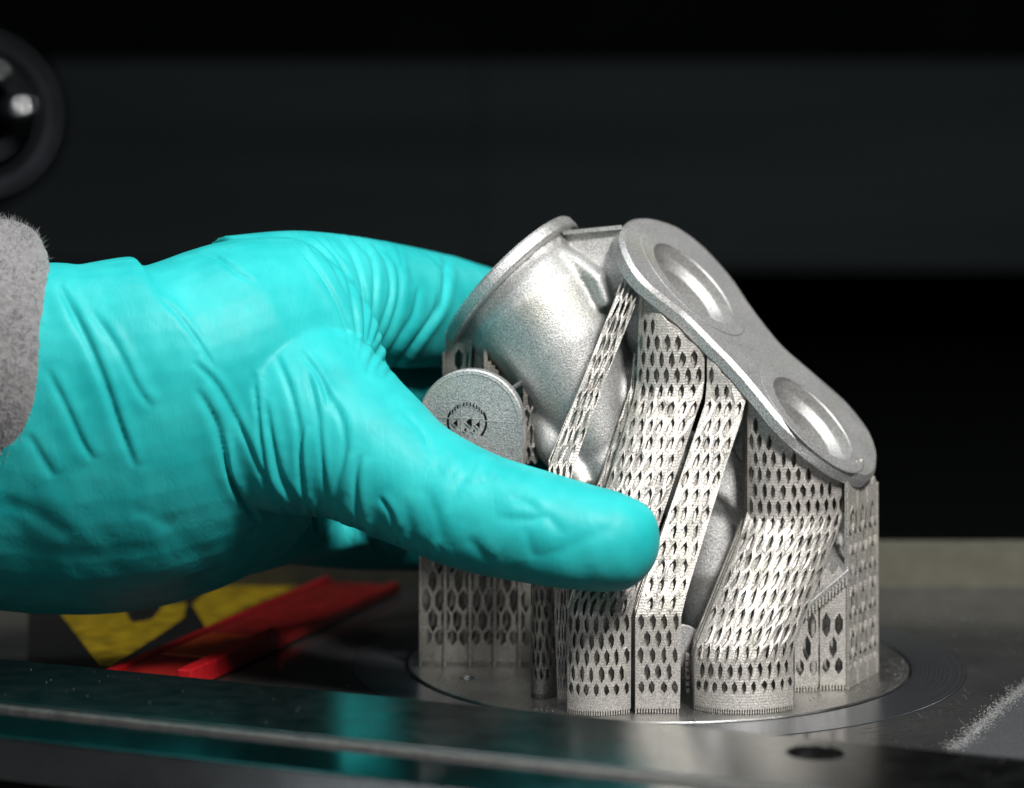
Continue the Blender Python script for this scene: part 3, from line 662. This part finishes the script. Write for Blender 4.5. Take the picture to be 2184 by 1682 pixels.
# ------------------------------------------------------------------ gloved hand and sleeve
person = empty('person', at_y(400, 900, -2.5), 'hand in a turquoise rubber glove and grey fleece sleeve, gripping the printed part', 'person')
def T(px, py, y, rpx, rd):                     # tube section: radius in px across, cm in depth
    return (at_y(px, py, y), rpx / pxcm(y), rd, (0, 1, 0))
def smooth_secs(secs, k=5):
    A = [np.concatenate([s[0], [s[1], s[2]]]) for s in secs]; B = catmull(A, k, closed=False)
    return [(b[:3], max(b[3], .02), max(b[4], .02), (0, 1, 0)) for b in B]
def hand(mb):
    # sections as (x, top, bottom, y, depth radius)
    palm = [(-200, 556, 1330, -3.6, 2.0), (0, 550, 1335, -3.2, 2.1), (110, 548, 1345, -3.0, 2.2), (210, 553, 1342, -2.9, 2.25), (320, 533, 1318, -2.8, 2.3), (430, 514, 1268, -2.6, 2.3), (520, 502, 1170, -2.3, 2.3), (600, 497, 1110, -1.9, 2.1), (680, 510, 1050, -1.5, 1.9), (730, 560, 960, -1.2, 1.5)]
    secs = [T(x, (a + b) / 2, y, (b - a) / 2, rd) for x, a, b, y, rd in palm]
    secs = [(s[0], s[2], s[1], (0, 0, 1)) for s in secs]
    A = [np.concatenate([s[0], [s[1], s[2]]]) for s in secs]; B = catmull(A, 4, closed=False)
    hx_ = lambda a_, h_: math.sqrt(max(h_ * h_ - (a_ * .527) ** 2, .2)) / .85      # leaning ellipse that keeps the wanted height
    tube(mb, [(b[:3], b[3], hx_(b[3], b[4]), (0, -.527, .85)) for b in B], 48, power=2.05)
    tube(mb, smooth_secs([T(420, 800, -3.0, 200, 1.6), T(560, 860, -3.3, 215, 1.7), T(680, 910, -3.7, 205, 1.6), T(780, 965, -4.1, 166, 1.35), T(880, 1030, -4.5, 141, 1.15), T(1010, 1090, -4.9, 132, 1.0), T(1140, 1124, -5.15, 124, .98), T(1240, 1146, -5.25, 116, .9), T(1310, 1157, -5.25, 109, .84), T(1358, 1160, -5.2, 92, .70), T(1386, 1163, -5.15, 62, .46), T(1396, 1164, -5.12, 20, .15)]), 40)
    tube(mb, smooth_secs([T(480, 640, -2.2, 135, 1.5), T(620, 640, -1.5, 148, 1.5), T(740, 645, -.6, 142, 1.35), T(860, 655, .8, 130, 1.15), T(960, 668, 2.2, 118, 1.0), T(1060, 690, 3.3, 104, .9), T(1160, 740, 4.0, 88, .8), T(1230, 790, 4.3, 50, .5)]), 36)
    tube(mb, smooth_secs([T(480, 820, -1.0, 140, 1.2), T(640, 840, .2, 125, 1.2), T(780, 850, 1.6, 108, 1.0), T(900, 855, 3.0, 98, .9), T(1050, 890, 4.2, 90, .85), T(1180, 930, 4.5, 80, .8), T(1250, 960, 4.5, 45, .5)]), 32)
    tube(mb, smooth_secs([T(440, 980, -1.0, 140, 1.1), T(620, 1000, .6, 115, 1.1), T(780, 1030, 2.2, 98, 1.0), T(920, 1050, 3.6, 92, .9), T(1100, 1080, 4.6, 85, .8), T(1200, 1100, 4.7, 45, .5)]), 32)
    tube(mb, smooth_secs([T(420, 1060, -1.2, 130, 1.1), T(600, 1110, .2, 92, 1.0), T(740, 1137, 1.8, 78, .9), T(880, 1145, 3.0, 74, .85), T(1020, 1160, 4.0, 68, .8), T(1120, 1170, 4.2, 35, .4)]), 32)
    tube(mb, smooth_secs([T(280, 1190, -1.8, 60, .7), T(400, 1190, -1.8, 62, .8), T(520, 1172, -1.4, 56, .8), T(640, 1140, -.2, 55, .8), T(740, 1130, 1.0, 50, .7)]), 28)
Z1 = lambda L: [(x * .523, y * .523 + 453) for x, y in L]
Z2 = lambda L: [(x * .4914 + 586.5, y * .4914 + 480) for x, y in L]
STK = [  # folds of the glove: polyline, half width (px), depth (cm)
 (Z1([(235, 290), (330, 470), (420, 680), (490, 880), (550, 1040)]), 9, .13), (Z1([(370, 400), (470, 540), (560, 720), (620, 800)]), 8, .07), (Z1([(190, 640), (270, 800), (330, 930), (380, 1010)]), 8, .08),
 (Z1([(110, 900), (170, 1000), (220, 1080)]), 11, .06), (Z1([(790, 610), (880, 700), (960, 840), (1030, 980), (1090, 1100), (1180, 1220)]), 7, .10), (Z1([(800, 720), (880, 860), (930, 1060), (1010, 1200), (1060, 1270)]), 8, .12),
 (Z1([(900, 900), (940, 1080), (1000, 1180)]), 6, .09), (Z1([(1030, 640), (1050, 800), (1070, 960), (1110, 1120), (1180, 1200)]), 6, .09), (Z1([(1080, 760), (1110, 930), (1150, 1080), (1220, 1180), (1240, 1240)]), 7, .11),
 (Z1([(1250, 640), (1290, 800), (1310, 1000), (1330, 1180)]), 6, .08), (Z1([(1240, 870), (1220, 1000), (1240, 1150), (1290, 1250)]), 5, .09), (Z1([(650, 340), (740, 430), (830, 560), (870, 640)]), 5, .05),
 (Z1([(870, 180), (960, 250), (1040, 290)]), 5, .05), (Z1([(0, 1180), (150, 1240), (300, 1310)]), 12, .07), (Z1([(530, 1200), (620, 1240), (700, 1290)]), 10, .05),
 (Z1([(1180, 100), (1300, 250), (1380, 400), (1427, 550)]), 5, .07), (Z1([(1230, 90), (1340, 200), (1427, 380)]), 5, .07), (Z1([(600, 140), (700, 160), (850, 180), (1000, 250)]), 5, .04),
 (Z1([(0, 1330), (250, 1400), (480, 1400), (700, 1330)]), 22, .07),
 (Z2([(150, 40), (250, 130), (310, 250), (340, 400), (350, 560)]), 5, .09), (Z2([(270, 50), (330, 130), (370, 260), (380, 420), (370, 580)]), 5, .10), (Z2([(370, 70), (420, 160), (430, 280), (410, 420), (375, 590)]), 5, .10),
 (Z2([(420, 80), (480, 160), (500, 280), (470, 400), (400, 540)]), 5, .09), (Z2([(440, 90), (530, 180), (540, 300), (510, 420), (430, 570), (400, 650)]), 6, .10), (Z2([(725, 90), (740, 200), (720, 330), (660, 430), (560, 560), (470, 680)]), 7, .11),
 (Z2([(620, 270), (600, 380), (540, 480), (440, 640)]), 6, .08), (Z2([(700, 300), (680, 400), (600, 500), (500, 640)]), 6, .08), (Z2([(0, 560), (60, 700), (100, 860), (110, 1000), (130, 1200)]), 7, .09),
 (Z2([(100, 540), (180, 640), (220, 720), (230, 800)]), 6, .06), (Z2([(210, 700), (290, 850), (300, 1000), (250, 1180)]), 8, .07), (Z2([(370, 1000), (350, 1100), (360, 1250), (400, 1380)]), 8, .09),
 (Z2([(450, 1180), (500, 1250), (520, 1330)]), 6, .07), (Z2([(870, 960), (850, 1050), (790, 1150), (750, 1250)]), 7, .08), (Z2([(820, 1130), (900, 1120), (960, 1080), (1040, 1000)]), 6, .05),
 (Z2([(950, 1270), (1100, 1280), (1180, 1270), (1250, 1350)]), 7, .07), (Z2([(1020, 1180), (1100, 1210), (1150, 1250)]), 6, .06), (Z2([(1080, 1300), (1110, 1400), (1130, 1450)]), 8, .06),
 (Z2([(830, 1350), (900, 1430), (950, 1470)]), 7, .06), (Z2([(1100, 1440), (1250, 1410), (1400, 1340), (1480, 1320)]), 10, .05), (Z2([(270, 1200), (330, 1290), (420, 1380)]), 6, .08), (Z2([(560, 1180), (600, 1330), (660, 1430)]), 7, .05), (Z2([(640, 1130), (700, 1260), (740, 1400)]), 8, .05),
 (Z2([(980, 1000), (940, 1060), (930, 1100)]), 5, .05), (Z2([(1100, 1010), (1080, 1070), (1050, 1110)]), 6, .04), (Z2([(560, 820), (640, 900), (680, 1000)]), 7, .04)]
def extra_folds():
    R_ = random.Random(3); L = []
    def fan(n, ax0, ax1, ln, ang, wd, dp, js=10):
        for i in range(n):
            u_ = (i + R_.uniform(.1, .9)) / n; x = ax0[0] + (ax1[0] - ax0[0]) * u_ + R_.uniform(-js, js); y = ax0[1] + (ax1[1] - ax0[1]) * u_ + R_.uniform(-js, js)
            a = ang + R_.uniform(-.3, .3); l_ = ln * R_.uniform(.5, 1.2); cv = R_.uniform(-.25, .25); q_ = []
            for k_ in range(5):
                t_ = k_ / 4 - .5; q_.append((x + l_ * t_ * math.cos(a) - cv * l_ * (t_ * t_) * math.sin(a), y + l_ * t_ * math.sin(a) + cv * l_ * (t_ * t_) * math.cos(a)))
            L.append((q_, wd * R_.uniform(.7, 1.2), dp * R_.uniform(.6, 1.2)))
    fan(16, (600, 1085), (960, 1190), 80, 1.25, 4, .055)      # under the thumb
    fan(10, (600, 515), (940, 545), 90, 1.0, 4, .04)          # over the knuckles
    fan(10, (880, 960), (1200, 1060), 60, 1.9, 4, .03, 30)   # thumb
    return L
STK += extra_folds()
def wrinkle(o):
    me = o.data; n = len(me.vertices); co = np.empty(n * 3); me.vertices.foreach_get('co', co); co = co.reshape(-1, 3)
    no = np.empty(n * 3); me.vertices.foreach_get('normal', no); no = no.reshape(-1, 3)
    base = np.array(o.parent.location) + np.array(o.location)
    P = (co + base) / CM; d = P - CAM; k_ = d @ FWD
    X = IW / 2 + FPX * (d @ RGT) / k_; Y = IH / 2 - FPX * (d @ UP) / k_
    face = np.clip(-(no * (d / np.linalg.norm(d, axis=1)[:, None])).sum(1) * 2.5 + .3, 0, 1)
    disp = np.zeros(n)
    for pl, wd, dp in STK:
        mx, my = np.mean([p_[0] for p_ in pl]), np.mean([p_[1] for p_ in pl])
        wd, dp = wd * 1.1, dp * .62
        if (mx > 880 and my > 950) or (mx < 450 and my > 1000): wd, dp = wd * 1.9, dp * .62
        pl = np.array(catmull(pl, 5, closed=False)); x0, y0 = pl.min(0) - 6 * wd; x1, y1 = pl.max(0) + 6 * wd
        sel = np.where((X > x0) & (X < x1) & (Y > y0) & (Y < y1))[0]
        if not len(sel): continue
        best = np.full(len(sel), 1e9); tt = np.zeros(len(sel)); sd = np.zeros(len(sel)); m = len(pl) - 1
        for i in range(m):
            a, b = pl[i], pl[i + 1]; e = b - a; L2 = e @ e + 1e-9
            q = np.clip(((X[sel] - a[0]) * e[0] + (Y[sel] - a[1]) * e[1]) / L2, 0, 1)
            dx, dy = X[sel] - a[0] - q * e[0], Y[sel] - a[1] - q * e[1]; dd = np.hypot(dx, dy); up = dd < best
            best[up] = dd[up]; tt[up] = ((i + q) / m)[up]; sd[up] = np.sign(dx * e[1] - dy * e[0])[up]
        fade = np.clip(np.minimum(tt, 1 - tt) * 5, 0, 1) ** .7
        s = best * sd
        g = -.85 * np.exp(-(s / (.72 * wd)) ** 2) + .60 * np.exp(-((s - 1.7 * wd) / (1.5 * wd)) ** 2) + .35 * np.exp(-((s + 2.0 * wd) / (1.8 * wd)) ** 2)
        disp[sel] += dp * g * fade
    # general slackness of the rubber: long soft waves running around the hand
    for i in range(n):
        p = P[i]
        disp[i] += .05 * noise.noise(Vector((p[0] * .9, p[1] * .6, p[2] * .35))) * 1.4 + .018 * noise.noise(Vector((p[0] * 2.6 + p[2] * .9, p[1] * 1.5, p[2] * .9 + 7)))
    disp = disp * np.clip(face * 1.6 - .45, 0, 1)
    co2 = co + no * (disp * CM)[:, None]
    me.vertices.foreach_set('co', co2.ravel()); me.update()
glove = fused('glove', hand, .045, 14, M['glove'], person, wrinkle)

# sleeve: open fleece tube ending round the wrist
sax = cdir(.88, -.16, -.44); sc_ = at_y(22, 768, -3.6); ku = cdir(.12, 1, 0); ku = ku - sax * (ku @ sax); ku /= np.linalg.norm(ku); kv = np.cross(sax, ku)
q = MB(); n = 120; P = []
prof = [(2.55, -14), (2.5, -8), (2.42, -3), (2.40, -1), (2.38, -.35), (2.33, -.1), (2.22, .02), (2.1, -.05), (2.05, -.3), (2.03, -2)]
rows = []
for i, (r, h) in enumerate(prof):
    if i and abs(prof[i - 1][1] - h) > .5:
        m_ = int(abs(prof[i - 1][1] - h) / .25)
        for j in range(1, m_): rows.append(tuple(np.array(prof[i - 1]) + (np.array(prof[i]) - np.array(prof[i - 1])) * j / m_))
    rows.append((r, h))
for r, h in rows:
    for i in range(n):
        t = 2 * math.pi * i / n
        p = sc_ + sax * h + ku * r * math.cos(t) * 1.05 + kv * r * math.sin(t) * .98
        nn = ku * math.cos(t) + kv * math.sin(t)
        P.append(p + nn * (.06 * noise.noise(Vector(p * 1.1)) + .035 * noise.noise(Vector(p * 4))))
F = [(j * n + i, j * n + (i + 1) % n, (j + 1) * n + (i + 1) % n, (j + 1) * n + i) for j in range(len(rows) - 1) for i in range(n)]
q.add(P, F); slv = q.build('sleeve', M['fleece'], person, smooth=True)
q = MB()
for _ in range(22000):
    h = rng.uniform(-7, .0); t = rng.uniform(0, 2 * math.pi); r = np.interp(h, [-14, -3, -1, -.35, 0], [2.55, 2.42, 2.40, 2.38, 2.25])
    p = sc_ + sax * h + ku * r * math.cos(t) * 1.05 + kv * r * math.sin(t) * .98; nn = ku * math.cos(t) + kv * math.sin(t)
    dv = nn + sax * rng.normal(.2, .5) + rng.normal(0, .5, 3); dv /= np.linalg.norm(dv); l_ = rng.uniform(.08, .20); s_ = np.cross(dv, rng.normal(0, 1, 3)); s_ /= np.linalg.norm(s_)
    q.add([p + s_ * .006, p - s_ * .006, p + dv * l_], [(0, 1, 2)])
q.build('fleece_pile', M['fleece'], slv, kind='stuff')

# stray metal powder on plate and ledge
q = MB()
for _ in range(260):
    x, y = rng.uniform(0, 2184), rng.uniform(1380, 1680)
    yl = 1405 + x * .0984
    p = at_z(x, y, 0.0 if y < yl else 1.0)
    if y < yl and np.hypot(p[0], p[1]) < 6.2: continue
    if y > yl + 85: continue
    s = abs(rng.normal(.003, .003)) + .002
    q.box(p + np.array([0, 0, s]), (s, 0, 0), (0, s, 0), (0, 0, s))
q.build('metal_powder', M['steel'], None, kind='stuff')

q = MB()
for _ in range(230):
    p = at_z(rng.uniform(1850, 2060), rng.uniform(1455, 1600), .002)
    if np.hypot(p[0], p[1]) < 6.2 or (p - A1) @ E2 < .1: continue
    a = rng.normal(.45, .12); d_ = np.array([math.cos(a), math.sin(a), 0]); q.box(p, d_ * rng.uniform(.03, .28), np.cross(d_, [0, 0, 1]) * rng.uniform(.001, .0028), (0, 0, .001))
q.build('plate_scratch', M['steel'], None, kind='stuff')
q = MB()
for _ in range(1500):
    a = rng.uniform(math.pi, 2 * math.pi); r_ = 5 * math.sqrt(rng.uniform(.3, 1)) * .985; p = np.array([r_ * math.cos(a), r_ * math.sin(a), .04]); z_ = abs(rng.normal(.0025, .002)) + .0015
    q.box(p + np.array([0, 0, z_]), (z_, 0, 0), (0, z_, 0), (0, 0, z_))
q.build('loose_powder', M['lattice_dim'], None, kind='stuff')
